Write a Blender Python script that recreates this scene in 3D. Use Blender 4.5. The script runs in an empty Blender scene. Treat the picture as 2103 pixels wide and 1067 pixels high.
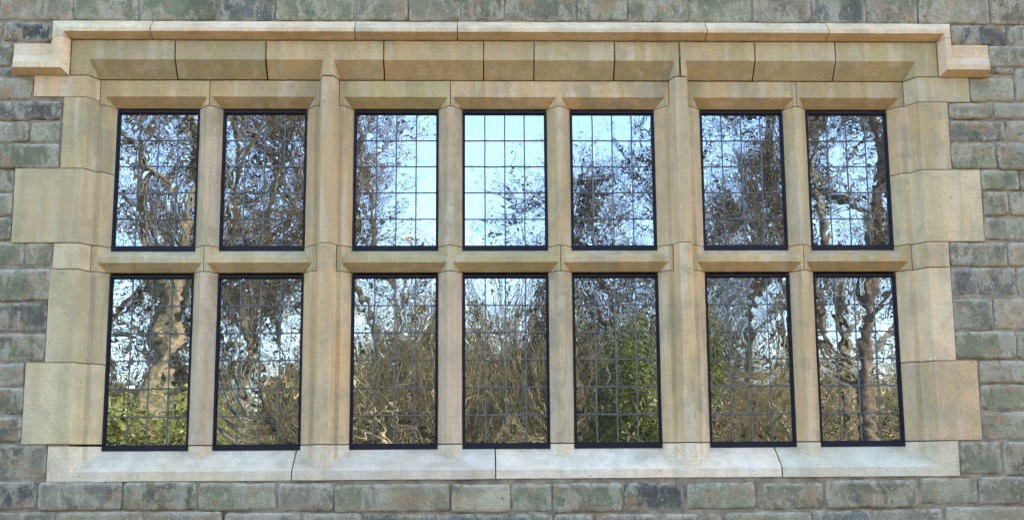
import bpy, bmesh, math, random
from mathutils import Vector, Matrix, noise
rad = math.radians
scene = bpy.context.scene
COL = scene.collection
random.seed(7)

# ------------------------------------------------------------------ camera
# world: X along the wall, Y into the wall (wall face Y=0), Z up, eye level Z=0, ground Z=-1.55
PITCH, YAW, ROLL = 0.16283, 0.028183, -0.0064824
fw = Vector((math.sin(YAW)*math.cos(PITCH), math.cos(YAW)*math.cos(PITCH), math.sin(PITCH)))
rt = Vector((math.cos(YAW), -math.sin(YAW), 0)); up = rt.cross(fw)
r2 = rt*math.cos(ROLL) + up*math.sin(ROLL); u2 = -rt*math.sin(ROLL) + up*math.cos(ROLL)
cam = bpy.data.objects.new('camera', bpy.data.cameras.new('camera')); COL.objects.link(cam)
cam.matrix_world = Matrix(((r2.x, u2.x, -fw.x, 0), (r2.y, u2.y, -fw.y, -6.0), (r2.z, u2.z, -fw.z, 0), (0, 0, 0, 1)))
cam.data.sensor_width = 36; cam.data.lens = 36*2500/2103
cam.data.clip_start = 0.05; cam.data.clip_end = 2000
scene.camera = cam
GROUND = -1.55

# ------------------------------------------------------------------ light
SUN_EL, SUN_AZ = rad(32), rad(32)          # sun to the right, behind the wall
sd = Vector((math.cos(SUN_EL)*math.cos(SUN_AZ), math.cos(SUN_EL)*math.sin(SUN_AZ), math.sin(SUN_EL)))
w = bpy.data.worlds.new('World'); scene.world = w; w.use_nodes = True
nt = w.node_tree; nt.nodes.clear()
sky = nt.nodes.new('ShaderNodeTexSky'); sky.sky_type = 'NISHITA'; sky.sun_disc = False
sky.sun_elevation = SUN_EL; sky.sun_rotation = math.atan2(sd.x, sd.y)
sky.air_density = 1.0; sky.dust_density = 1.6; sky.ozone_density = 1.2
bg = nt.nodes.new('ShaderNodeBackground'); bg.inputs['Strength'].default_value = 0.15
wo = nt.nodes.new('ShaderNodeOutputWorld')
nt.links.new(sky.outputs[0], bg.inputs[0]); nt.links.new(bg.outputs[0], wo.inputs[0])
sl = bpy.data.lights.new('sun', 'SUN'); sl.energy = 2.1; sl.angle = rad(0.5); sl.color = (1.0, 0.93, 0.82)
so = bpy.data.objects.new('sun', sl); COL.objects.link(so)
so.rotation_euler = sd.to_track_quat('Z', 'Y').to_euler(); so.location = (8, 2, 9)
scene.view_settings.view_transform = 'Standard'; scene.view_settings.look = 'None'
scene.view_settings.exposure = 2.7; scene.view_settings.gamma = 1
scene.cycles.max_bounces = 8; scene.cycles.diffuse_bounces = 4; scene.cycles.glossy_bounces = 3
scene.cycles.sample_clamp_indirect = 6

# ------------------------------------------------------------------ node helpers
def mat(name):
    m = bpy.data.materials.new(name); m.use_nodes = True
    t = m.node_tree; t.nodes.clear()
    o = t.nodes.new('ShaderNodeOutputMaterial'); b = t.nodes.new('ShaderNodeBsdfPrincipled')
    t.links.new(b.outputs[0], o.inputs[0])
    return m, t, b, o
def N(t, typ, **kw):
    n = t.nodes.new(typ)
    for k, v in kw.items():
        if k.startswith('_'): setattr(n, k[1:], v)
        else: n.inputs[k.replace('__', ' ')].default_value = v
    return n
def L(t, a, b): t.links.new(a, b)
def noise_n(t, vec, scale, detail=4, rough=0.6, stretch=None, dist=0.0):
    if stretch:
        mp = N(t, 'ShaderNodeMapping'); mp.inputs['Scale'].default_value = stretch
        L(t, vec, mp.inputs['Vector']); vec = mp.outputs[0]
    n = N(t, 'ShaderNodeTexNoise', Scale=scale, Detail=detail, Roughness=rough, Distortion=dist)
    L(t, vec, n.inputs['Vector']); return n.outputs['Fac']
def ramp(t, fac, stops):
    r = N(t, 'ShaderNodeValToRGB'); e = r.color_ramp.elements
    while len(e) < len(stops): e.new(0.5)
    for i, (p, c) in enumerate(stops):
        e[i].position = p; e[i].color = (c, c, c, 1) if not isinstance(c, tuple) else (*c, 1)
    L(t, fac, r.inputs[0]); return r.outputs[0]
def mixc(t, fac, a, b, mode='MIX'):
    m = N(t, 'ShaderNodeMix', _data_type='RGBA', _blend_type=mode)
    for s, v in ((0, fac), (6, a), (7, b)):
        if hasattr(v, 'is_linked'): L(t, v, m.inputs[s])
        elif isinstance(v, tuple): m.inputs[s].default_value = (*v, 1)
        else: m.inputs[s].default_value = v
    return m.outputs[2]
def math_n(t, op, a, b=None):
    m = N(t, 'ShaderNodeMath', _operation=op)
    for i, v in enumerate((a, b)):
        if v is None: continue
        if hasattr(v, 'is_linked'): L(t, v, m.inputs[i])
        else: m.inputs[i].default_value = v
    return m.outputs[0]
def bump(t, b, h, strength=0.5, dist=0.005, prev=None):
    n = N(t, 'ShaderNodeBump', Strength=strength, Distance=dist); L(t, h, n.inputs['Height'])
    if prev is not None: L(t, prev, n.inputs['Normal'])
    if b is not None: L(t, n.outputs[0], b.inputs['Normal'])
    return n.outputs[0]

# ------------------------------------------------------------------ materials
def make_sandstone():
    m, t, b, o = mat('dressed_sandstone')
    geo = N(t, 'ShaderNodeNewGeometry'); oi = N(t, 'ShaderNodeObjectInfo')
    off = N(t, 'ShaderNodeVectorMath', _operation='MULTIPLY_ADD')
    comb = N(t, 'ShaderNodeCombineXYZ')
    for i in range(3): L(t, oi.outputs['Random'], comb.inputs[i])
    L(t, comb.outputs[0], off.inputs[0]); off.inputs[1].default_value = (13, 7, 19); L(t, geo.outputs['Position'], off.inputs[2])
    p = off.outputs[0]
    base = oi.outputs['Color']
    al = oi.outputs['Alpha']
    c = mixc(t, ramp(t, noise_n(t, p, 3.0, 5, .6, (1, 1, .45)), [(.35, 0.), (.7, 1.)]), base, mixc(t, 1.0, base, (1.05, .92, .76), 'MULTIPLY'))
    # green algae running down, brown streaks
    c = mixc(t, math_n(t, 'MULTIPLY', ramp(t, noise_n(t, p, 10, 4, .6, (1, 1, .14)), [(.46, 0.), (.60, .62)]), al), c, (.33, .30, .15))
    c = mixc(t, math_n(t, 'MULTIPLY', ramp(t, noise_n(t, p, 17, 3, .5, (1, 1, .09)), [(.50, 0.), (.62, .5)]), al), c, (.64, .57, .44))
    c = mixc(t, math_n(t, 'MULTIPLY', ramp(t, noise_n(t, p, 7, 3, .5, (1, 1, .3)), [(.52, 0.), (.64, .38)]), al), c, (.48, .34, .20))
    c = mixc(t, math_n(t, 'MULTIPLY', ramp(t, noise_n(t, p, 5.5, 5, .7), [(.48, 0.), (.60, .65)]), al), c, (.34, .28, .185))
    # bedding lines
    c = mixc(t, ramp(t, noise_n(t, p, 4, 3, .5, (.7, 1, 22)), [(.45, 0.), (.7, .16)]), c, (.36, .27, .16))
    # grain
    g = noise_n(t, p, 170, 3, .85)
    c = mixc(t, .6, c, ramp(t, g, [(.25, (.52, .52, .52)), (.5, (1., 1., 1.)), (.78, (1.5, 1.5, 1.5))]), 'MULTIPLY')
    sp = ramp(t, noise_n(t, p, 75, 2, .5), [(.66, 0.), (.74, .6)])
    c = mixc(t, sp, c, (.17, .13, .09))
    sp = ramp(t, noise_n(t, p, 60, 1, .5, (1.3, 1, 1)), [(.74, 0.), (.78, .4)])
    c = mixc(t, sp, c, (.78, .74, .66))
    L(t, c, b.inputs['Base Color']); b.inputs['Roughness'].default_value = .9; b.inputs['Specular IOR Level'].default_value = .25
    n1 = bump(t, None, noise_n(t, p, 28, 5, .65), .5, .006)
    n2 = bump(t, None, noise_n(t, p, 6, 2, .5, (1, 1, .5)), .35, .02, n1)
    bump(t, b, g, .5, .0016, n2)
    return m
def make_wallstone():
    m, t, b, o = mat('weathered_wall_stone')
    geo = N(t, 'ShaderNodeNewGeometry'); at = N(t, 'ShaderNodeVertexColor', _layer_name='tone'); rm = N(t, 'ShaderNodeAttribute', _attribute_name='rim')
    off = N(t, 'ShaderNodeVectorMath', _operation='MULTIPLY_ADD'); comb = N(t, 'ShaderNodeCombineXYZ')
    for i in range(3): L(t, geo.outputs['Random Per Island'], comb.inputs[i])
    L(t, comb.outputs[0], off.inputs[0]); off.inputs[1].default_value = (17, 5, 29); L(t, geo.outputs['Position'], off.inputs[2])
    p = off.outputs[0]
    base = at.outputs['Color']
    c = mixc(t, ramp(t, noise_n(t, p, 5, 5, .65), [(.43, 0.), (.56, 1.)]), base, mixc(t, 1.0, base, (.68, .68, .66), 'MULTIPLY'))
    c = mixc(t, ramp(t, noise_n(t, p, 9, 7, .7), [(.50, 0.), (.58, .5)]), c, (.22, .25, .15))
    c = mixc(t, ramp(t, noise_n(t, p, 12, 6, .75, (1, 1, .45)), [(.51, 0.), (.56, .7)]), c, (.44, .39, .29))
    c = mixc(t, ramp(t, noise_n(t, p, 6, 4, .6, (1, 1, 2)), [(.53, 0.), (.64, .6)]), c, (.40, .26, .15))
    # soot
    c = mixc(t, ramp(t, noise_n(t, p, 4.2, 6, .7), [(.59, 0.), (.62, .5)]), c, (.10, .098, .09))
    # pale mortar smeared over the arrises
    rim = math_n(t, 'MULTIPLY', rm.outputs['Fac'], ramp(t, noise_n(t, p, 16, 5, .75), [(.44, 0.), (.54, 1.)]))
    c = mixc(t, math_n(t, 'MULTIPLY', rim, .85), c, (.55, .48, .37))
    g = noise_n(t, p, 120, 5, .85)
    c = mixc(t, .85, c, ramp(t, g, [(.28, (.45, .45, .45)), (.5, (1., 1., 1.)), (.75, (1.6, 1.6, 1.6))]), 'MULTIPLY')
    c = mixc(t, ramp(t, noise_n(t, p, 55, 2, .5, (1, 1, .6)), [(.68, 0.), (.73, .65)]), c, (.52, .50, .44))
    c = mixc(t, ramp(t, noise_n(t, p, 42, 3, .6), [(.64, 0.), (.70, .6)]), c, (.09, .085, .075))
    L(t, c, b.inputs['Base Color']); b.inputs['Roughness'].default_value = .92; b.inputs['Specular IOR Level'].default_value = .2
    n1 = bump(t, None, noise_n(t, p, 26, 8, .8), 1.0, .012)
    n2 = bump(t, None, noise_n(t, p, 70, 3, .7, (1, 1, .5)), .6, .004, n1)
    bump(t, b, g, .8, .003, n2)
    return m
def simple(name, col, rough=.85, nscale=None, ncol=None, bumpd=0.0, bs=30, metallic=0, lo=.4, hi=.62, spec=.3):
    m, t, b, o = mat(name)
    b.inputs['Roughness'].default_value = rough; b.inputs['Metallic'].default_value = metallic
    b.inputs['Specular IOR Level'].default_value = spec
    geo = N(t, 'ShaderNodeNewGeometry')
    if ncol:
        c = mixc(t, ramp(t, noise_n(t, geo.outputs['Position'], nscale, 5, .65), [(lo, 0.), (hi, 1.)]), col, ncol)
        L(t, c, b.inputs['Base Color'])
    else: b.inputs['Base Color'].default_value = (*col, 1)
    if bumpd: bump(t, b, noise_n(t, geo.outputs['Position'], bs, 5, .7), .8, bumpd)
    return m
M_SAND = make_sandstone(); M_WALL = make_wallstone()
M_MORTAR = simple('lime_mortar', (.34, .28, .195), .95, 9, (.17, .14, .105), .006, 60)
M_FRAME = simple('painted_steel_frame', (.008, .008, .018), .5, 40, (.013, .012, .022), .0006, 120, spec=.25)
M_LEAD = simple('lead_came', (.10, .10, .105), .45, 60, (.19, .19, .195), .0005, 200, metallic=.3)
M_BARK = simple('bark', (.22, .175, .11), .9, 5, (.075, .075, .045), .03, 22)
M_BARK2 = simple('twig_bark', (.17, .125, .075), .9, 3, (.10, .078, .048), 0)
M_BARKL = simple('pale_mossy_bark', (.32, .23, .12), .9, 6, (.11, .095, .05), .03, 20, lo=.42, hi=.56)
M_BARKR = simple('reddish_bark', (.17, .11, .065), .9, 5, (.07, .055, .035), .03, 18)
M_LEAF = simple('evergreen_leaf', (.07, .08, .010), .5, 1.5, (.14, .14, .018), 0, spec=.5)
M_LEAFL = simple('bright_evergreen_leaf', (.13, .14, .02), .5, 2.5, (.22, .20, .03), 0, spec=.5)
M_DEAD = simple('dry_stems', (.42, .30, .14), .9, 1.6, (.17, .14, .06), 0, lo=.45, hi=.55)
M_GRAVEL = simple('buff_gravel', (.20, .105, .035), .95, 6, (.14, .08, .03), .02, 60)
M_GRASS = simple('grass', (.08, .095, .025), .95, 1.2, (.13, .11, .045), .03, 40)
M_BANK = simple('leaf_litter', (.17, .125, .06), .95, 2.2, (.06, .055, .025), .12, 5)
def make_glass():
    m, t, b, o = mat('leaded_window_glass')
    t.nodes.remove(b)
    geo = N(t, 'ShaderNodeNewGeometry'); p = geo.outputs['Position']
    d = N(t, 'ShaderNodeBsdfDiffuse'); d.inputs['Color'].default_value = (.012, .013, .014, 1)
    g = N(t, 'ShaderNodeBsdfGlossy', Roughness=0.0); g.inputs['Color'].default_value = (.74, .86, 1, 1)
    fr = N(t, 'ShaderNodeFresnel', IOR=1.5)
    mx = N(t, 'ShaderNodeMixShader')
    L(t, math_n(t, 'ADD', fr.outputs[0], GLASS_R), mx.inputs[0])
    L(t, d.outputs[0], mx.inputs[1]); L(t, g.outputs[0], mx.inputs[2])
    # drawn sheet: long lazy waves plus short horizontal ripples
    oi = N(t, 'ShaderNodeObjectInfo')
    k1 = N(t, 'ShaderNodeMapRange'); L(t, oi.outputs['Random'], k1.inputs[0]); k1.inputs[3].default_value = .35; k1.inputs[4].default_value = 1.0
    n1 = bump(t, None, noise_n(t, p, 11, 0, .5, (1, 1, 1), .8), 1.0, .00011)
    L(t, k1.outputs[0], n1.node.inputs['Strength'])
    n2 = bump(t, None, noise_n(t, p, 25, 0, .5, (.8, 1, 1.2), .8), 1.0, .000055, n1)
    L(t, n2, g.inputs['Normal']); L(t, mx.outputs[0], o.inputs[0])
    return m
GLASS_R = .44
M_GLASS = make_glass()

# ------------------------------------------------------------------ object helpers
def tag(o, label=None, cat=None, group=None, kind=None):
    if label: o['label'] = label
    if cat: o['category'] = cat
    if group: o['group'] = group
    if kind: o['kind'] = kind
    return o
def link(name, me, m, parent=None):
    o = bpy.data.objects.new(name, me); COL.objects.link(o)
    if m is not None: me.materials.append(m)
    if parent is not None: o.parent = parent
    return o
def empty(name, loc=(0, 0, 0)):
    o = bpy.data.objects.new(name, None); COL.objects.link(o); o.location = loc; o.empty_display_size = .2; return o
def mesh_py(name, vs, fs):
    me = bpy.data.meshes.new(name); me.from_pydata(vs, [], fs); me.update(); return me
def bm_obj(name, bm, m, parent=None, smooth=False):
    me = bpy.data.meshes.new(name); bmesh.ops.recalc_face_normals(bm, faces=bm.faces); bm.to_mesh(me); bm.free()
    if smooth: me.shade_smooth()
    return link(name, me, m, parent)
def add_box(bm, x0, x1, y0, y1, z0, z1):
    v = [bm.verts.new(c) for c in ((x0,y0,z0),(x1,y0,z0),(x1,y1,z0),(x0,y1,z0),(x0,y0,z1),(x1,y0,z1),(x1,y1,z1),(x0,y1,z1))]
    for f in ((0,1,2,3),(4,7,6,5),(0,4,5,1),(1,5,6,2),(2,6,7,3),(3,7,4,0)): bm.faces.new([v[i] for i in f])

# ------------------------------------------------------------------ the window's profile as planes  y = a + b x + c z
D1, D2 = .08, .15
XF = [(-1.8586,-1.4413),(-1.3148,-.8875),(-.6393,-.2063),(-.0777,.3556),(.4823,.9172),(1.1638,1.5944),(1.7225,2.1445)]
ZU = (1.0595, 1.7944); ZL = (.0589, .932)
CI = .050
BAYS = [((-1.975,-1.937),(-.790,-.814),(0,1)), ((-.736,-.712),(1.013,.989),(2,3,4)), ((1.069,1.094),(2.268,2.225),(5,6))]
HEAD = (2.023, 1.9375); SILLZ = (-.043, .0589)
def planeX(xa, ya, xb, yb): s = (yb-ya)/(xb-xa); return (ya - s*xa, s, 0.0)
def planeZ(za, ya, zb, yb): s = (yb-ya)/(zb-za); return (ya - s*za, 0.0, s)
P0, PD1, PD2 = (0.,0.,0.), (D1,0.,0.), (D2,0.,0.)
PS = planeZ(SILLZ[0], 0., SILLZ[1], D2)
lights = []
for i, (a, b_) in enumerate(XF):
    for up_ in (1, 0):
        Lp = planeX(a-CI, D1, a, D2); Rp = planeX(b_+CI, D1, b_, D2)
        z0, z1 = ZU if up_ else ZL
        Tp = planeZ(z1+.0565, D1, z1, D2)
        Bp = planeZ(z0-.0435, D1, z0, D2) if up_ else None
        pl = [PD2, Lp, Rp, Tp] + ([Bp] if Bp else [])
        lights.append(dict(bay=0 if i < 2 else 1 if i < 5 else 2, pl=pl, box=(a-.06, b_+.06, z0-.15, z1+.07), i=i, up=up_))
bays = []
for k, ((xa, xb), (xc, xd), ii) in enumerate(BAYS):
    bays.append(dict(side=[planeX(xa, 0., xb, D1), planeX(xc, 0., xd, D1), planeZ(HEAD[0], 0., HEAD[1], D1)], box=(xa, xc)))
def ev(p, x, z): return p[0] + p[1]*x + p[2]*z
def win_depth(x, z):
    best = 0.
    for k, by in enumerate(bays):
        if not (by['box'][0] < x < by['box'][1]): continue
        inner = D1
        for l in lights:
            if l['bay'] == k:
                inner = max(inner, min(ev(p, x, z) for p in l['pl']))
        v = min([inner, ev(PS, x, z)] + [ev(p, x, z) for p in by['side']])
        best = max(best, v)
    return best
def win_lines(x0, x1, z0, z1):
    pairs = []
    for k, by in enumerate(bays):
        if by['box'][1] < x0-.02 or by['box'][0] > x1+.02: continue
        sd_ = by['side']
        for p in sd_ + [PS]: pairs += [(p, P0), (p, PD1)]
        for p in sd_: pairs.append((p, PS))
        pairs += [(sd_[0], sd_[2]), (sd_[1], sd_[2])]
        for l in lights:
            b = l['box']
            if l['bay'] != k or b[1] < x0 or b[0] > x1 or b[3] < z0 or b[2] > z1: continue
            pl = l['pl']
            for i in range(len(pl)):
                pairs += [(pl[i], PD1), (pl[i], PS)]
                for j in range(i): pairs.append((pl[i], pl[j]))
    return pairs
# hood mould and its two dropped label stops: y = -protrusion
HP = .06
def hood_boxes():
    # name, list of planes (protrusion q = min of planes), rect
    def prof_h(zt, zs, zf, zb): return [planeZ(zt, 0., zs, HP), (HP, 0, 0), planeZ(zb, 0., zf, HP)]
    T = prof_h(2.228, 2.174, 2.152, 2.1275)
    return T
TOP = hood_boxes()
LL = [planeX(-2.168, 0., -2.118, HP), (HP, 0., 0.), planeX(-2.069, 0., -2.095, HP)]       # left leg
LR = [planeX(2.383, 0., 2.405, HP), (HP, 0., 0.), planeX(2.458, 0., 2.430, HP)]           # right leg
FT = [planeZ(2.034, 0.012, 1.990, HP), (HP, 0., 0.), planeZ(1.936, 0., 1.960, HP)]        # foot profile
def q_top(x, z): return min([ev(p, x, z) for p in TOP] + [ev(LL[0], x, z), ev(LR[2], x, z)])
def q_leg(pl, x, z): return min([ev(p, x, z) for p in pl] + [ev(TOP[0], x, z), ev(FT[2], x, z)])
FLEND = planeX(-2.354, 0., -2.334, HP); FREND = planeX(2.650, 0., 2.630, HP)
def q_footL(x, z): return min([ev(p, x, z) for p in FT] + [ev(FLEND, x, z), ev(LL[2], x, z)])
def q_footR(x, z): return min([ev(p, x, z) for p in FT] + [ev(FREND, x, z), ev(LR[0], x, z)])
PANEL = (.012, 0., 0.)
def hood_depth(x, z):
    q = max(q_top(x, z), q_leg(LL, x, z), q_leg(LR, x, z), q_footL(x, z), q_footR(x, z), .006 if z < 2.11 else 0.0)
    return -q
def hood_lines(x0, x1, z0, z1):
    sets = [TOP]
    if x0 < -2.0: sets = [TOP, LL, FT, [FLEND]]
    if x1 > 2.3: sets = [TOP, LR, FT, [FREND]]
    flat = [p for s in sets for p in s] + [(.006, 0., 0.), P0]
    out = []
    for i in range(len(flat)):
        for j in range(i): out.append((flat[i], flat[j]))
    return out

def stone(name, rects, parent, tint, depth=win_depth, lines=win_lines, gap=.0018, label=None, back=.2, bev=.0032, stain=1.0):
    """one dressed stone: union of rects in the wall plane, carved by the profile, with worn arrises"""
    x0 = min(r[0] for r in rects); x1 = max(r[1] for r in rects); z0 = min(r[2] for r in rects); z1 = max(r[3] for r in rects)
    bm = bmesh.new()
    f = bm.faces.new([bm.verts.new(c) for c in ((x0,0,z0),(x1,0,z0),(x1,0,z1),(x0,0,z1))])
    def cut(px, pz, nx, nz):
        n = math.hypot(nx, nz)
        if n < 1e-9: return
        geom = bm.verts[:] + bm.edges[:] + bm.faces[:]
        bmesh.ops.bisect_plane(bm, geom=geom, dist=1e-5, plane_co=(px, 0, pz), plane_no=(nx/n, 0, nz/n))
    st = .055; gxs, gzs = [], []
    for k in range(int(x0/st)-1, int(x1/st)+2):
        if x0+.01 < k*st < x1-.01: cut(k*st, 0, 1, 0); gxs.append(k*st)
    for k in range(int(z0/st)-1, int(z1/st)+2):
        if z0+.01 < k*st < z1-.01: cut(0, k*st, 0, 1); gzs.append(k*st)
    done = set()
    for (p, q) in lines(x0, x1, z0, z1):
        a, b, c = p[0]-q[0], p[1]-q[1], p[2]-q[2]
        n = math.hypot(b, c)
        if n < 1e-7: continue
        a, b, c = a/n, b/n, c/n
        if b < -1e-9 or (abs(b) < 1e-9 and c < 0): a, b, c = -a, -b, -c
        k = (round(a, 5), round(b, 5), round(c, 5))
        if k in done: continue
        done.add(k)
        vals = [a + b*x + c*z for x in (x0, x1) for z in (z0, z1)]
        if min(vals) > -1e-4 or max(vals) < 1e-4: continue
        cut(-a*b, -a*c, b, c)
    for r in rects:
        for (v, ax) in ((r[0]+gap, 0), (r[1]-gap, 0), (r[2]+gap, 1), (r[3]-gap, 1)):
            if ax == 0: cut(v, 0, 1, 0)
            else: cut(0, v, 0, 1)
        if len(rects) > 1:
            for (v, ax) in ((r[0], 0), (r[1], 0), (r[2], 1), (r[3], 1)):
                if ax == 0 and x0 < v < x1: cut(v, 0, 1, 0)
                if ax == 1 and z0 < v < z1: cut(0, v, 0, 1)
    def inside(x, z):
        # gap only on outer borders
        for r in rects:
            ok = r[0] <= x <= r[1] and r[2] <= z <= r[3]
            if not ok: continue
            for (dx, dz) in ((gap*.9, 0), (-gap*.9, 0), (0, gap*.9), (0, -gap*.9)):
                if not any(s[0]-1e-6 <= x+dx <= s[1]+1e-6 and s[2]-1e-6 <= z+dz <= s[3]+1e-6 for s in rects): ok = False
            if ok: return True
        return False
    kill = []
    for f in bm.faces:
        c = f.calc_center_median()
        if not inside(c.x, c.z): kill.append(f)
    bmesh.ops.delete(bm, geom=kill, context='FACES')
    for v in bm.verts: v.co.y = depth(v.co.x, v.co.z)
    bmesh.ops.remove_doubles(bm, verts=bm.verts[:], dist=2e-4)
    bm.normal_update()
    def on_grid(e):
        a, b = e.verts[0].co, e.verts[1].co
        return any(abs(a.x-g) < 1e-4 and abs(b.x-g) < 1e-4 for g in gxs) or any(abs(a.z-g) < 1e-4 and abs(b.z-g) < 1e-4 for g in gzs)
    flat = [e for e in bm.edges if len(e.link_faces) == 2 and e.calc_face_angle(3) < .006 and not on_grid(e)]
    bmesh.ops.dissolve_edges(bm, edges=flat, use_verts=False)
    # drop the vertices left in the middle of straight edges
    for v in list(bm.verts):
        if len(v.link_edges) == 2:
            a = v.link_edges[0].other_vert(v).co - v.co; b = v.link_edges[1].other_vert(v).co - v.co
            if a.length > 1e-7 and b.length > 1e-7 and a.angle(b) > 3.13: bmesh.ops.dissolve_verts(bm, verts=[v])
    be = [e for e in bm.edges if e.is_boundary]
    r = bmesh.ops.extrude_edge_only(bm, edges=be)
    for v in [g for g in r['geom'] if isinstance(g, bmesh.types.BMVert)]: v.co.y = back
    sy = random.uniform(-.0012, .0012); sr = random.uniform(-.0015, .0015)
    for v in bm.verts:
        if v.co.y < back-.001:
            n = noise.noise_vector(v.co*9.0); m_ = noise.noise_vector(v.co*31.0)
            v.co += n*.0011 + m_*.0006 + Vector((0, sy + sr*(v.co.x-x0) - .004, 0))
    me = bpy.data.meshes.new(name); bmesh.ops.recalc_face_normals(bm, faces=bm.faces)
    # make sure the face looks out of the wall
    s = sum(f.normal.y*f.calc_area() for f in bm.faces)
    if s > 0: bmesh.ops.reverse_faces(bm, faces=bm.faces[:])
    bm.to_mesh(me); bm.free(); me.shade_smooth()
    o = link(name, me, M_SAND, parent)
    o.color = (*tint, stain)
    bv = o.modifiers.new('bevel', 'BEVEL'); bv.width = bev; bv.segments = 2; bv.limit_method = 'ANGLE'; bv.angle_limit = rad(13)
    bv.harden_normals = True; bv.use_clamp_overlap = True
    if label: o['label'] = label
    return o

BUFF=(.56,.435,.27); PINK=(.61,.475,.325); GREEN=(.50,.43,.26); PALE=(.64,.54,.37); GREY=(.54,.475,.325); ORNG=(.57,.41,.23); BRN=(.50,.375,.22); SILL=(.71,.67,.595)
def vary(c, s=.10):
    c = (c[0]*1.03, c[1]*.97, c[2]*.86); k = 1 + random.uniform(-s, s); return tuple(min(.8, max(.02, v*k*(1+random.uniform(-.025, .025)))) for v in c)

win = empty('mullioned_window', (0.14, 0, -.092))
tag(win, 'wide fourteen light sandstone mullioned window with hood mould and dark framed leaded glass', 'window')
def ST(name, rects, tint, **kw):
    kw.setdefault('stain', random.uniform(.5, 1.0)); o = stone(name, rects, win, vary(tint), **kw); o.matrix_parent_inverse = Matrix.Translation((-0.14, 0, .092)); return o
ZJ = 1.9375; ZH = 1.803; ZT1 = 1.075; ZT0 = .944; ZB = .082
# lintels
lx = [-2.069,-1.543,-1.082,-.481,.03,.29,.704,1.041,1.432,1.851,2.383]
MULL=(.54,.445,.345); LB=(.49,.385,.235); LG=(.46,.40,.25)
lt = [LG, LG, BUFF, LB, LB, LG, LB, LB, LG, LG]
for i in range(10): ST('lintel_stone', [(lx[i], lx[i+1], ZJ, 2.1265)], lt[i], gap=.0042 if i in (1, 2, 6, 7) else .0028)
# inner head stones
hd = [(-1.935,-1.378,BRN),(-1.378,-.812,BUFF),(-.714,-.142,GREEN),(-.142,.991,BUFF),(1.092,1.6585,BUFF),(1.6585,2.222,BRN)]
for a, b_, c in hd: ST('head_stone', [(a, b_, ZH, ZJ)], c)
# jambs (quoins)
gf = XF[0][0]; gr = XF[6][1]
ST('jamb_stone', [(-2.244,-1.935,1.825,ZJ)], PINK)
ST('jamb_stone', [(-2.090,-1.935,1.454,1.825),(-1.935,gf,1.454,ZH)], GREEN)
ST('jamb_stone', [(-2.313,gf,ZT1,1.454)], GREY, label='broad pale jamb block with brown water streaks')
ST('jamb_stone', [(-2.103,-1.940,ZT0,ZT1)], PALE)
ST('jamb_stone', [(-2.115,gf,.483,ZT0)], GREY)
ST('jamb_stone', [(-2.206,gf,ZB+.006,.483)], PALE)
ST('jamb_stone', [(2.222,2.540,1.805,ZJ)], GREY)
ST('jamb_stone', [(2.222,2.420,1.449,1.805),(gr,2.222,1.449,ZH)], BUFF)
ST('jamb_stone', [(gr,2.566,ZT1,1.449)], PALE, label='broad pale yellow jamb block on the right side')
ST('jamb_stone', [(2.215,2.378,ZT0,ZT1)], PINK)
ST('jamb_stone', [(gr,2.380,.475,ZT0)], PALE)
ST('jamb_stone', [(gr,2.483,ZB,.475)], PINK)
# slender mullions
mc = [ORNG, BUFF, BUFF, BUFF, BUFF, BUFF, BUFF, BUFF]
for (i, j) in ((0,1),(2,3),(3,4),(5,6)):
    a, b_ = XF[i][1], XF[j][0]
    ST('mullion', [(a, b_, ZT1, ZH)], MULL if i < 3 else BUFF)
    ST('mullion', [(a, b_, ZB, ZT0)], MULL if i < 4 else BUFF)
# king mullions
for (a, b_, n0, n1) in ((XF[1][1], XF[2][0], -.812, -.714), (XF[4][1], XF[5][0], .991, 1.092)):
    ST('king_mullion', [(a, b_, ZT1, ZH), (n0, n1, ZH, ZJ)], BUFF)
    ST('king_mullion', [(n0, n1, ZB, ZT1), (a, n0, ZB, ZT0), (n1, b_, ZB, ZT0)], BUFF)
# transom
for a, b_, c in ((-1.940,-1.378,GREY),(-1.378,-.812,GREY),(-.714,.419,GREEN),(.419,.991,BUFF),(1.092,1.6585,BUFF),(1.6585,2.215,ORNG)):
    ST('transom_stone', [(a, b_, ZT0, ZT1)], c)
# sill
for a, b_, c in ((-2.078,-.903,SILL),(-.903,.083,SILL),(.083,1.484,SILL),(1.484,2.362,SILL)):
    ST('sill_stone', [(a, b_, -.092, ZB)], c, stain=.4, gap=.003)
# hood mould
HK = dict(depth=hood_depth, lines=hood_lines, back=.06)
hx = [-2.168,-1.658,-.626,-.104,1.175,1.806,2.458]
for i in range(6): ST('hood_mould_stone', [(hx[i], hx[i+1], 2.1275, 2.228)], (.70,.585,.45), stain=.5, **HK)
ST('label_stop', [(-2.354,-2.168,1.936,2.104),(-2.168,-2.069,1.936,2.1275)], (.70,.60,.48), stain=.4, label='left label stop turned outward', **HK)
ST('label_stop', [(2.458,2.650,1.936,2.110),(2.383,2.458,1.936,2.1275)], (.70,.60,.48), stain=.4, label='right label stop turned outward', **HK)

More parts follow.
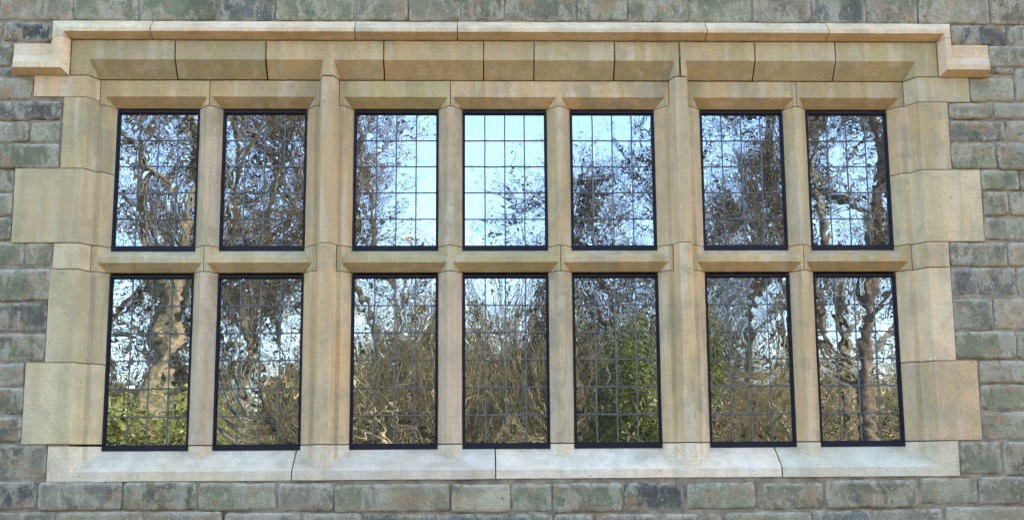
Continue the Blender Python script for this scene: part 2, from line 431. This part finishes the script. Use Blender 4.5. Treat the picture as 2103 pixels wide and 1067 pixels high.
# ------------------------------------------------------------------ metal casements
def casement(i, upper):
    a, b_ = XF[i]; z0, z1 = ZU if upper else ZL
    c = empty('casement', ((a+b_)/2, D2, z0)); c.parent = win; c.matrix_parent_inverse = Matrix.Translation((-0.14, 0, .092))
    o0 = Vector(c.location)
    bm = bmesh.new(); e = .002; s = .007; bt = .023; tp = .011
    add_box(bm, a-e, a+s, .138, .175, z0-e, z1+e); add_box(bm, b_-s, b_+e, .138, .175, z0-e, z1+e)
    add_box(bm, a+s, b_-s, .138, .175, z1-tp, z1+e); add_box(bm, a+s, b_-s, .138, .175, z0-e, z0+bt)
    # inner glazing bead
    q = .004
    add_box(bm, a+s, a+s+q, .149, .172, z0+bt, z1-tp); add_box(bm, b_-s-q, b_-s, .149, .172, z0+bt, z1-tp)
    add_box(bm, a+s+q, b_-s-q, .149, .172, z1-tp-q, z1-tp); add_box(bm, a+s+q, b_-s-q, .149, .172, z0+bt, z0+bt+q)
    bmesh.ops.translate(bm, verts=bm.verts[:], vec=-o0)
    f = bm_obj('frame', bm, M_FRAME, c)
    gx0, gx1, gz0, gz1 = a+s+q, b_-s-q, z0+bt+q, z1-tp-q
    # bowed sheet of glass
    bm = bmesh.new(); nx, nz = 48, 76; rows = []
    rs = random.Random(i*2+upper+3)
    bow = BOW[(i, upper)]; tx, tz = TILT[(i, upper)]
    for k in range(nz+1):
        row = []
        for j in range(nx+1):
            u = j/nx*2-1; v = k/nz*2-1
            x = gx0+(gx1-gx0)*j/nx; z = gz0+(gz1-gz0)*k/nz
            y = .160 + bow*(1-u*u)*(1-v*v) + WAVE[(i, upper)]*noise.noise(Vector((x*7, z*7, i*3.1+upper)))
            q_ = RING.get((i, upper))
            if q_:
                rr_ = math.hypot((x-(a+b_)/2)/1.0-q_[0], (z-(z0+z1)/2)/1.25-q_[1]); rr_ += .030*noise.noise(Vector((x*5, z*5, 7+i))) + .006*noise.noise(Vector((x*22, z*22, 3))); y += q_[2]*math.sin(rr_*q_[3])*max(0, .45+1.1*noise.noise(Vector((x*3.5, z*3.5, i*2.0))))
            y += tx*u*(gx1-gx0)/2 + tz*v*(gz1-gz0)/2
            row.append(bm.verts.new((x, y, z)))
        rows.append(row)
    for k in range(nz):
        for j in range(nx): bm.faces.new((rows[k][j], rows[k][j+1], rows[k+1][j+1], rows[k+1][j]))
    bmesh.ops.translate(bm, verts=bm.verts[:], vec=-o0)
    me = bpy.data.meshes.new('glass'); bm.to_mesh(me); bm.free(); me.shade_smooth()
    link('glass', me, M_GLASS, c)
    # lead cames: 3 uprights, 4 or 5 crossbars
    bm = bmesh.new(); nr = 5 if upper else 6; hw = .0036
    def came(p, q_, horiz):
        n = 16; prev = None
        for k in range(n+1):
            t_ = k/n; x = p[0]+(q_[0]-p[0])*t_; z = p[1]+(q_[1]-p[1])*t_
            wv = .0022*noise.noise(Vector((x*11, z*11, i*5.3+upper*2)))
            if horiz: z += wv; d = Vector((0, 0, hw))
            else: x += wv; d = Vector((hw, 0, 0))
            c_ = Vector((x, .1535, z)); cur = [bm.verts.new(c_-d+Vector((0, .005, 0))), bm.verts.new(c_-d*.6), bm.verts.new(c_+d*.6), bm.verts.new(c_+d+Vector((0, .005, 0)))]
            if prev:
                for m_ in range(3): bm.faces.new((prev[m_], prev[m_+1], cur[m_+1], cur[m_]))
            prev = cur
    for k in range(1, 4):
        x = gx0+(gx1-gx0)*k/4; came((x, gz0), (x, gz1), False)
    for k in range(1, nr):
        z = gz0+(gz1-gz0)*k/nr; came((gx0, z), (gx1, z), True)
    bmesh.ops.translate(bm, verts=bm.verts[:], vec=-o0)
    bm_obj('lead_came', bm, M_LEAD, c)
BOW = {}; TILT = {}; WAVE = {}
RING = {(1, 0): (.0, -.06, .00013, 120), (5, 0): (.0, .10, .00016, 115), (4, 0): (.05, -.20, .00011, 110), (6, 0): (.1, .3, .00009, 110), (2, 0): (.05, .12, .00007, 110), (3, 1): (.0, .25, .00005, 110), (0, 1): (.25, -.1, .00006, 120)}
_r = random.Random(11)
for i in range(7):
    for u_ in (0, 1):
        BOW[(i, u_)] = _r.choice((-1, 1))*_r.uniform(.0008, .0030); WAVE[(i, u_)] = _r.uniform(.00020, .0005); TILT[(i, u_)] = (_r.uniform(-.004, .004), _r.uniform(-.004, .004))
for k_ in ((0, 1), (1, 1), (3, 1), (4, 1), (0, 0), (6, 0), (6, 1), (2, 1), (5, 1)): BOW[k_] *= .25; TILT[k_] = (0, .002); WAVE[k_] *= .8
for i in range(7):
    casement(i, 1); casement(i, 0)

# ------------------------------------------------------------------ coursed wall
WALL_STONES = """A,-2.442,2.232,-2.077,2.418,t; A,-2.065,2.233,-1.741,2.419,g; A,-1.731,2.232,-1.351,2.421,g; A,-1.321,2.233,-1.050,2.423,d; A,-1.030,2.235,-0.643,2.424,g; A,-0.617,2.236,-0.364,2.426,m; A,-0.352,2.237,-0.093,2.427,m; A,-0.080,2.238,0.134,2.428,g; A,0.146,2.239,0.510,2.430,m; A,0.520,2.240,0.768,2.431,g; A,0.783,2.236,1.090,2.433,g; A,1.108,2.235,1.421,2.434,g; A,1.439,2.231,1.730,2.436,m; A,1.746,2.229,2.014,2.437,d; A,2.030,2.230,2.289,2.438,m; A,2.307,2.228,2.672,2.440,m; A,2.683,2.227,2.982,2.441,m; B,-2.653,2.119,-2.423,2.215,m; B,-2.411,2.118,-2.170,2.216,k; C,-2.572,1.988,-2.364,2.102,m; C2,-2.591,1.934,-2.361,1.975,d; D,-2.609,1.814,-2.254,1.922,g; E,-2.456,1.705,-2.106,1.799,d; F,-2.498,1.592,-2.263,1.693,m; F,-2.253,1.592,-2.108,1.693,l; G,-2.441,1.456,-2.103,1.579,g; H,-2.529,1.334,-2.313,1.439,g; I,-2.569,1.213,-2.320,1.322,m; J,-2.490,1.090,-2.318,1.201,m; K,-2.505,0.963,-2.248,1.075,g; K,-2.236,0.963,-2.110,1.075,g; L,-2.472,0.791,-2.114,0.943,g; M,-2.532,0.637,-2.112,0.776,d; N,-2.405,0.492,-2.116,0.623,g; O,-2.490,0.371,-2.214,0.478,l; P,-2.412,0.233,-2.209,0.359,g; Q,-2.520,0.107,-2.208,0.219,d; R,-2.440,-0.074,-2.081,0.088,g; B,2.463,2.115,2.750,2.216,d; B,2.771,2.113,3.020,2.217,m; C,2.652,1.997,3.063,2.105,g; C2,2.652,1.957,2.774,1.986,d; D,2.546,1.813,2.767,1.933,g; D,2.784,1.814,2.973,1.979,m; E,2.431,1.720,2.652,1.797,g; E,2.665,1.720,2.937,1.798,l; F,2.427,1.601,2.708,1.704,d; F,2.720,1.601,2.979,1.704,l; G,2.426,1.457,2.650,1.585,g; G,2.663,1.452,2.994,1.586,m; H,2.571,1.343,2.762,1.442,g; H,2.777,1.342,3.034,1.442,m; I,2.570,1.211,2.692,1.327,m; I,2.707,1.211,2.999,1.327,t; J,2.566,1.085,2.888,1.196,m; K,2.385,0.950,2.671,1.068,g; K,2.683,0.950,2.903,1.067,t; L,2.381,0.804,2.705,0.938,d; L,2.718,0.796,2.941,0.937,m; M,2.377,0.632,2.577,0.785,g; M,2.590,0.631,2.904,0.784,t; N,2.382,0.484,2.682,0.617,g; N,2.694,0.482,2.916,0.616,g; O,2.498,0.364,2.856,0.471,l; P,2.496,0.232,2.919,0.352,g; Q,2.499,0.087,2.810,0.218,g; R,2.372,-0.078,2.570,0.073,m; R,2.585,-0.087,2.895,0.072,g; S,-2.430,-0.214,-2.118,-0.088,d; S,-2.106,-0.221,-1.713,-0.092,g; S,-1.701,-0.224,-1.360,-0.095,G; S,-1.346,-0.227,-0.980,-0.102,g; S,-0.966,-0.234,-0.706,-0.107,m; S,-0.692,-0.241,-0.143,-0.112,g; S,-0.127,-0.244,0.149,-0.115,t; S,0.161,-0.246,0.352,-0.114,g; S,0.364,-0.246,0.692,-0.114,g; S,0.709,-0.246,0.996,-0.116,D; S,1.015,-0.237,1.339,-0.116,g; S,1.356,-0.240,1.678,-0.116,t; S,1.698,-0.238,2.144,-0.109,g; S,2.161,-0.224,2.440,-0.100,g; S,2.455,-0.225,2.858,-0.098,m; T,-2.465,-0.387,-2.029,-0.228,m; T,-2.015,-0.390,-1.607,-0.233,l; T,-1.588,-0.393,-1.238,-0.236,l; T,-1.217,-0.396,-0.862,-0.243,l; T,-0.839,-0.399,-0.566,-0.248,l; T,-0.545,-0.402,-0.211,-0.255,m; T,-0.202,-0.406,0.357,-0.259,d; T,0.369,-0.409,0.550,-0.262,d; T,0.564,-0.412,1.172,-0.263,t; T,1.200,-0.417,1.613,-0.260,l; T,1.633,-0.420,1.904,-0.253,d; T,1.921,-0.422,2.258,-0.248,m; T,2.280,-0.426,2.893,-0.241,l;"""
TONE = dict(g=(.30,.295,.22), G=(.22,.24,.175), d=(.18,.175,.17), D=(.12,.125,.12), m=(.32,.295,.24), t=(.42,.36,.27), l=(.44,.40,.32), k=(.12,.12,.13))
st = []
for s in WALL_STONES.split(';'):
    s = s.strip()
    if not s: continue
    p = s.split(','); st.append([float(p[1]), float(p[2]), float(p[3]), float(p[4]), TONE[p[5]], 1])
rw = random.Random(5)
XE = 6.2
gen = []
for s in list(st):
    if s[0] < -2.33:
        x = s[0]-.012
        while x > -XE:
            wd = rw.uniform(.2, .45); gen.append([x-wd, s[1], x, s[3], TONE[rw.choice('ggmdtlg')], 0]); x -= wd+.012
    if s[2] > 2.66:
        x = s[2]+.012
        while x < XE:
            wd = rw.uniform(.2, .45); gen.append([x, s[1], x+wd, s[3], TONE[rw.choice('ggmdtlg')], 0]); x += wd+.012
def courses(z, zend):
    while z < zend:
        h = rw.uniform(.13, .19); x = -XE + rw.uniform(0, .3)
        while x < XE:
            wd = rw.uniform(.2, .48); gen.append([x, z, x+wd, z+h, TONE[rw.choice('ggmdtlgg')], 0]); x += wd+.012
        z += h+.012
    return z
ztop = courses(2.435, 4.6)
courses(-1.56, -.50); 
x = -XE
while x < XE:
    wd = rw.uniform(.2, .48); gen.append([x, -.468, x+wd, -.292 if False else -.40, TONE[rw.choice('gmtl')], 0]); x += wd+.012
vs, fs, tone, rim = [], [], [], []
def wall_stone(x0, z0, x1, z1, col, fine):
    step = .014 if fine else .06
    nx = max(3, int((x1-x0)/step)); nz = max(3, int((z1-z0)/step))
    by = rw.uniform(-.005, .004); tx = rw.uniform(-.015, .015); tz = rw.uniform(-.03, .03); seed = rw.uniform(0, 100)
    k = 1+rw.uniform(-.24, .20); c = tuple(v*k*g_*(1+rw.uniform(-.05, .05)) for v, g_ in zip(col, (1.03, 1.0, .86)))
    b0 = len(vs); cx, cz = (x0+x1)/2, (z0+z1)/2
    r = .007
    for j in range(-1, nz+2):
        for i in range(-1, nx+2):
            u = min(max(i/nx, 0), 1); v = min(max(j/nz, 0), 1)
            # cluster rows toward the edges
            uu = .5-.5*math.cos(math.pi*u)*(1) ; vv = .5-.5*math.cos(math.pi*v)
            uu = .6*u+.4*uu; vv = .6*v+.4*vv
            x = x0+(x1-x0)*uu; z = z0+(z1-z0)*vv
            # wander of the outline, rounded corners
            wx = noise.noise(Vector((z*14, seed, 0)))*.006 if abs(u-.5) > .3 else 0
            wz = noise.noise(Vector((x*11, seed, 9)))*.005 if abs(v-.5) > .3 else 0
            ex, ez = min(x-x0, x1-x), min(z-z0, z1-z)
            if ex < .02 and ez < .02:
                kx = (.02-ex)*(.02-ez)/.0004*.004
                x += kx if x < cx else -kx; z += kx if z < cz else -kx
            e = min(ex, ez)
            y = by*.8 + tx*(x-cx) + tz*(z-cz) + noise.fractal(Vector((x*13, z*13, seed)), 1.0, 2.0, 4)*.0036 - .004
            if e < r: y += (1-math.sqrt(max(0, 1-((r-e)/r)**2)))*.007
            if i < 0 or i > nx or j < 0 or j > nz: y = .045
            vs.append((x+wx, y, z+wz)); tone.append((*c, 1)); rim.append(max(0., 1-e/.022))
    W_ = nx+3
    for j in range(nz+2):
        for i in range(W_-1):
            a = b0+j*W_+i; fs.append((a, a+1, a+1+W_, a+W_))
for s in st+gen: wall_stone(s[0]-.0025, s[1]-.002, s[2]+.0025, s[3]+.002, s[4], s[5])
wall = empty('stone_wall', (0, .2, GROUND))
tag(wall, 'coursed wall of weathered grey green and brown stone blocks surrounding the window', 'wall')
me = mesh_py('stonework', vs, fs); me.shade_smooth()
ca = me.color_attributes.new('tone', 'FLOAT_COLOR', 'POINT'); ca.data.foreach_set('color', [q for c in tone for q in c])
ra = me.attributes.new('rim', 'FLOAT', 'POINT'); ra.data.foreach_set('value', rim)
o = link('stonework', me, M_WALL, wall); o.matrix_parent_inverse = Matrix.Translation((0, -.2, -GROUND))
# mortar body with the window opening
bm = bmesh.new(); XO0, XO1, ZO0, ZO1 = -1.98, 2.275, -.05, 2.03
def panel(x0, x1, z0, z1):
    # a gently uneven mortar face in front of a solid core
    n = max(2, int((x1-x0)/.03)); m_ = max(2, int((z1-z0)/.03)); rows = []
    for k in range(m_+1):
        row = []
        for j in range(n+1):
            x_ = x0+(x1-x0)*j/n; z_ = z0+(z1-z0)*k/m_
            row.append(bm.verts.new((x_, .0045+.004*noise.noise(Vector((x_*16, z_*16, 3)))+.03*max(0, noise.noise(Vector((x_*4.5, z_*6, 8)))-.18), z_)))
        rows.append(row)
    for k in range(m_):
        for j in range(n): bm.faces.new((rows[k][j], rows[k][j+1], rows[k+1][j+1], rows[k+1][j]))
for a in ((-XE, XO0, GROUND-.05, ztop), (XO1, XE, GROUND-.05, ztop), (XO0, XO1, GROUND-.05, ZO0), (XO0, XO1, ZO1, ztop)):
    panel(*a); add_box(bm, a[0], a[1], .045, .42, a[2], a[3])
o = bm_obj('mortar', bm, M_MORTAR, wall); o.matrix_parent_inverse = Matrix.Translation((0, -.2, -GROUND))
bm = bmesh.new(); add_box(bm, -XE-.05, XE+.05, -.06, .5, ztop+.002, ztop+.12)
o = bm_obj('coping', bm, M_SAND, wall); o.color = (*BUFF, 1); o.matrix_parent_inverse = Matrix.Translation((0, -.2, -GROUND))
# dark room behind the glass
bm = bmesh.new(); add_box(bm, -3.0, 3.2, .425, 3.5, -1.5, 2.9)
bmesh.ops.delete(bm, geom=[f for f in bm.faces if abs(f.calc_center_median().y-.425) < .01], context='FACES')
o = bm_obj('room', bm, simple('room_plaster', (.12, .10, .08)), None); tag(o, kind='structure')

# ------------------------------------------------------------------ ground
def sheet(name, x0, x1, y0, y1, z, m, n=1, amp=0, f=None):
    v_, f_ = [], []
    for j in range(n+1):
        for i in range(n+1):
            x = x0+(x1-x0)*i/n; y = y0+(y1-y0)*j/n
            zz = z + (amp*noise.noise(Vector((x*.15, y*.15, 2))) if amp else 0) + (f(x, y) if f else 0)
            v_.append((x, y, zz))
    for j in range(n):
        for i in range(n):
            a = j*(n+1)+i; f_.append((a, a+1, a+n+2, a+n+1))
    o = link(name, mesh_py(name, v_, f_), m); tag(o, kind='structure'); return o
sheet('ground', -600, 600, -600, 600, GROUND-.008, M_GRASS, 2)
sheet('gravel_path', -40, 40, -9.5, -.02, GROUND, M_GRAVEL, 1)
def bankf(x, y):
    t_ = min(max((-y-24)/26, 0), 1); return 2.9*t_*t_*(3-2*t_)*(2.0 if -4.5 < x*26/max(20, -y) < 5 else 1.1) + .5*noise.noise(Vector((x*.12, y*.12, 0)))*t_ - .3*(1-min(1, t_*6))
sheet('bank', -70, 70, -70, -22, GROUND, M_BANK, 60, 0, bankf)

# ------------------------------------------------------------------ trees seen in the glass
class Tubes:
    def __init__(s): s.v = []; s.f = []
    def tube(s, pts, rr, n):
        b = len(s.v); k_ = len(pts)
        for k in range(k_):
            d = (pts[min(k+1, k_-1)]-pts[max(k-1, 0)]).normalized()
            a = d.cross(Vector((.31, .95, .1)) if abs(d.z) > .8 else Vector((0, 0, 1))).normalized(); c = d.cross(a)
            for i in range(n):
                t_ = 2*math.pi*i/n; s.v.append(pts[k] + (a*math.cos(t_)+c*math.sin(t_))*rr[k])
        for k in range(k_-1):
            for i in range(n):
                j = (i+1) % n; s.f.append((b+k*n+i, b+k*n+j, b+(k+1)*n+j, b+(k+1)*n+i))
def limb(R, p, d, ln, r, seg, wob, lift, taper=.45):
    pts, rr = [p.copy()], [r]; d = d.normalized()
    for k in range(seg):
        d = (d + Vector((R.gauss(0, wob), R.gauss(0, wob), R.gauss(0, wob)+lift))).normalized()
        p = p + d*(ln/seg); pts.append(p.copy()); rr.append(r*(1-(1-taper)*(k+1)/seg))
    return pts, rr
def rnd_side(R, axis, ang):
    a = axis.orthogonal().normalized(); q = Matrix.Rotation(R.uniform(0, 2*math.pi), 3, axis) @ a
    return (axis*math.cos(ang)+q*math.sin(ang)).normalized()
def bare_tree(seed, H, r0, spread, lean=0.0, first=.22, n1=15, n2=8, n3=5, n4=3):
    R = random.Random(seed); tr = Tubes(); br = Tubes(); tw = Tubes()
    tp, trr = limb(R, Vector((0, 0, -.2)), Vector((lean, 0, 1)), H, r0, 12, .05, .03, .12)
    tr.tube(tp, trr, 10)
    def at(pts, rr, f):
        x = f*(len(pts)-1); k = min(int(x), len(pts)-2); t_ = x-k
        return pts[k].lerp(pts[k+1], t_), (pts[k+1]-pts[k]).normalized(), rr[k]*(1-t_)+rr[k+1]*t_
    for a in range(n1):
        f = first + (1-first)*(a+.5)/n1; p, d, r = at(tp, trr, min(f, .98))
        ln = spread*(1.15-.75*f)*R.uniform(.75, 1.2)
        p1, r1 = limb(R, p, rnd_side(R, d, rad(R.uniform(38, 72))), ln, min(.10, r*R.uniform(.42, .6)), 7, .12, .05, .25)
        br.tube(p1, r1, 6)
        for b in range(n2):
            p, d, r = at(p1, r1, .2+.8*(b+.5)/n2)
            p2, r2_ = limb(R, p, rnd_side(R, d, rad(R.uniform(30, 65))), ln*R.uniform(.28, .5), max(.020, r*.5), 5, .2, .06, .3)
            br.tube(p2, r2_, 4)
            for c in range(n3):
                p, d, r = at(p2, r2_, .15+.85*(c+.5)/n3)
                p3, r3 = limb(R, p, rnd_side(R, d, rad(R.uniform(25, 60))), R.uniform(.8, 1.7), max(.014, r*.6), 4, .13, .03, .35)
                tw.tube(p3, r3, 3)
                for e in range(n4):
                    p, d, r = at(p3, r3, .1+.9*(e+.5)/n4)
                    p4, r4 = limb(R, p, rnd_side(R, d, rad(R.uniform(25, 65))), R.uniform(.4, 1.0), .008, 3, .13, .02, .4)
                    tw.tube(p4, r4, 3)
    return tr, br, tw
def mk(T, name): 
    me = mesh_py(name, T.v, T.f); me.shade_smooth(); return me
KINDS = {}
for key, a in dict(big=(3, 15, .25, 6.0, .03), tall=(8, 14, .24, 3.3, -.03), slim=(21, 11.5, .15, 2.7, .04), red=(14, 13, .21, 3.6, .0), small=(33, 9.0, .12, 2.2, .05)).items():
    tr, br, tw = bare_tree(*a)
    KINDS[key] = (mk(tr, 'trunk'), mk(br, 'branches'), mk(tw, 'twigs'))
    m0 = M_BARKR if key == 'red' else M_BARKL if key == 'big' else M_BARK
    KINDS[key][0].materials.append(m0); KINDS[key][1].materials.append(M_BARK); KINDS[key][2].materials.append(M_BARK2)
def tree(kind, x, y, rot, sc, label, z=GROUND):
    t_ = empty('bare_tree', (x, y, z)); t_.rotation_euler = (0, 0, rad(rot)); t_.scale = (sc, sc, sc)
    for me in KINDS[kind]:
        o = bpy.data.objects.new(me.name.split('.')[0], me); COL.objects.link(o); o.parent = t_
    tag(t_, label, 'tree', 'bare winter trees mirrored in the glass'); return t_
TREES = [
 ('tall', 6.2, -24, 260, .95, 'bare tree whose crown is mirrored across the sixth upper light'),
 ('tall', -6.6, -25, 300, .95, 'bare tree mirrored behind the crown of the pale trunked tree'),
 ('slim', 4.4, -20, 33, .9, 'low bare tree with a forking limb mirrored in the fifth upper light'),
 ('tall', -7.9, -19, 100, .95, 'bare tree mirrored between the pale trunked tree and the window edge'),
 ('slim', -4.9, -20, 140, 1.15, 'crowded bare tree mirrored in the second upper light from the left'),
 ('slim', 9.4, -16, 310, 1.1, 'slim bare tree mirrored beside the reddish trunk'),
 ('big', -6.7, -18, 0, 1.0, 'pale trunked bare tree mirrored in the far left lights above the laurel bush'),
 ('tall', -2.65, -22, 40, .95, 'bare tree with pale trunk mirrored in the upper light right of the left king mullion'),
 ('red', 6.9, -15, 80, .92, 'reddish straight trunk mirrored in the far right lower light'),
 ('tall', 8.6, -22, 200, .95, 'dark branching bare tree mirrored in the last two upper lights'),
 ('slim', 4.6, -33, 120, .92, 'slim bare tree mirrored in the lights left of the right king mullion'),
 ('big', -9.0, -32, 160, .95, 'wide bare tree mirrored behind the second light from the left'),
 ('tall', 11.0, -31, 90, 1.0, 'tall bare tree mirrored faintly behind the right hand lights'),
 ('small', -5.2, -26, 250, 1.1, 'small bare tree mirrored low in the second light from the left'),
 ('small', 3.5, -22, 300, .95, 'small twiggy tree mirrored in the fifth light from the left'),
 ('slim', -12.5, -27, 60, 1.1, 'bare tree mirrored at the outer left edge of the glass'),
 ('slim', 13.5, -24, 20, 1.1, 'bare tree mirrored at the outer right edge of the glass'),
 ('tall', -1.9, -30, 77, .95, 'bare tree mirrored behind the branches of the third upper light'),
 ('small', 7.0, -36, 177, 1.2, 'bare tree mirrored low in the sixth light from the left'),
]
for a in TREES: tree(*a)

def evergreen(x, y, rx, rz, h, n, leaf, m, seed, label, cat='bush'):
    R = random.Random(seed); v_, f_ = [], []
    lobes = [(Vector((R.uniform(-.55, .55)*rx, R.uniform(-.4, .4)*rx, h*R.uniform(.25, .85))), R.uniform(.35, .6)) for _ in range(16)]
    for k in range(n):
        c, s_ = R.choice(lobes)
        d = Vector((R.gauss(0, 1), R.gauss(0, 1), R.gauss(0, 1))).normalized()*(R.random()**.35)*s_
        p = c + Vector((d.x*rx, d.y*rx, d.z*rz))
        if p.z < .03: continue
        a = Vector((R.gauss(0, 1), R.gauss(0, 1), R.gauss(0, .6))).normalized(); b = a.orthogonal().normalized()
        b = (Matrix.Rotation(R.uniform(0, 6.28), 3, a) @ b); l = leaf*R.uniform(.6, 1.3); q = len(v_)
        v_ += [p-a*l, p+b*l*.4, p+a*l, p-b*l*.4]; f_.append((q, q+1, q+2, q+3))
    t_ = empty('evergreen_bush', (x, y, GROUND)); o = link('foliage', mesh_py('foliage', v_, f_), m, t_)
    T = Tubes()
    for k in range(7):
        p1, r1 = limb(R, Vector((R.uniform(-.1, .1), R.uniform(-.1, .1), -.1)), Vector((R.uniform(-.6, .6), R.uniform(-.6, .6), 1)), h*.8, .05, 5, .12, .05, .3); T.tube(p1, r1, 5)
    o = link('stems', mk(T, 'stems'), M_BARK, t_)
    tag(t_, label, cat); return t_
evergreen(-4.9, -12.2, 1.5, 1.5, 2.6, 14000, .045, M_LEAFL, 1, 'bright green laurel bush mirrored low in the far left lower light')
evergreen(2.45, -14.0, 1.1, 2.3, 4.2, 22000, .045, M_LEAF, 2, 'tall dark green holly mirrored in the lower light left of the right king mullion')
evergreen(9.3, -17.5, 1.3, 2.0, 3.0, 15000, .045, M_LEAF, 4, 'dark yew bush mirrored beside the reddish trunk')

# thicket of stems and undergrowth: far too many to count
def thicket():
    R = random.Random(77); T = Tubes()
    def top(x):
        return 5.0 + 1.5*noise.noise(Vector((x*.22, 0, 5))) + (1.4 if -3 < x < 3.5 else 0) - (2.4 if -8.0 < x < -4.2 else 0) - (.9 if 5.5 < x < 9 else 0)
    for k in range(9000):
        y = -R.uniform(19, 40); x = R.uniform(-24, 26)
        h = top(x)*R.uniform(.45, 1.1)
        base = bankf(x, y) if y < -22 else 0
        p1, r1 = limb(R, Vector((x, y, GROUND+base-.1)), Vector((R.gauss(0, .35), R.gauss(0, .35), 1)), h, R.uniform(.012, .04), 4, .16, .02, .3)
        T.tube(p1, r1, 3)
        for q in range(4):
            i = R.randint(1, 3)
            p2, r2_ = limb(R, p1[i], rnd_side(R, (p1[i+1]-p1[i]).normalized(), rad(R.uniform(25, 70))), R.uniform(.5, 1.5), .012, 3, .25, 0, .4)
            T.tube(p2, r2_, 3)
    for k in range(260):            # fallen and leaning boughs
        y = -R.uniform(17, 30); x = R.uniform(-16, 18); base = bankf(x, y) if y < -22 else 0
        p1, r1 = limb(R, Vector((x, y, GROUND+base-.1)), Vector((R.choice((-1, 1)), R.uniform(-.4, .4), R.uniform(.3, 1.6))), R.uniform(2.5, 6.0), R.uniform(.03, .07), 5, .07, 0, .4)
        T.tube(p1, r1, 5)
    o = link('thicket', mk(T, 'thicket'), M_DEAD); tag(o, 'brown mass of bare stems and undergrowth mirrored in the lower lights', 'undergrowth', kind='stuff')
thicket()
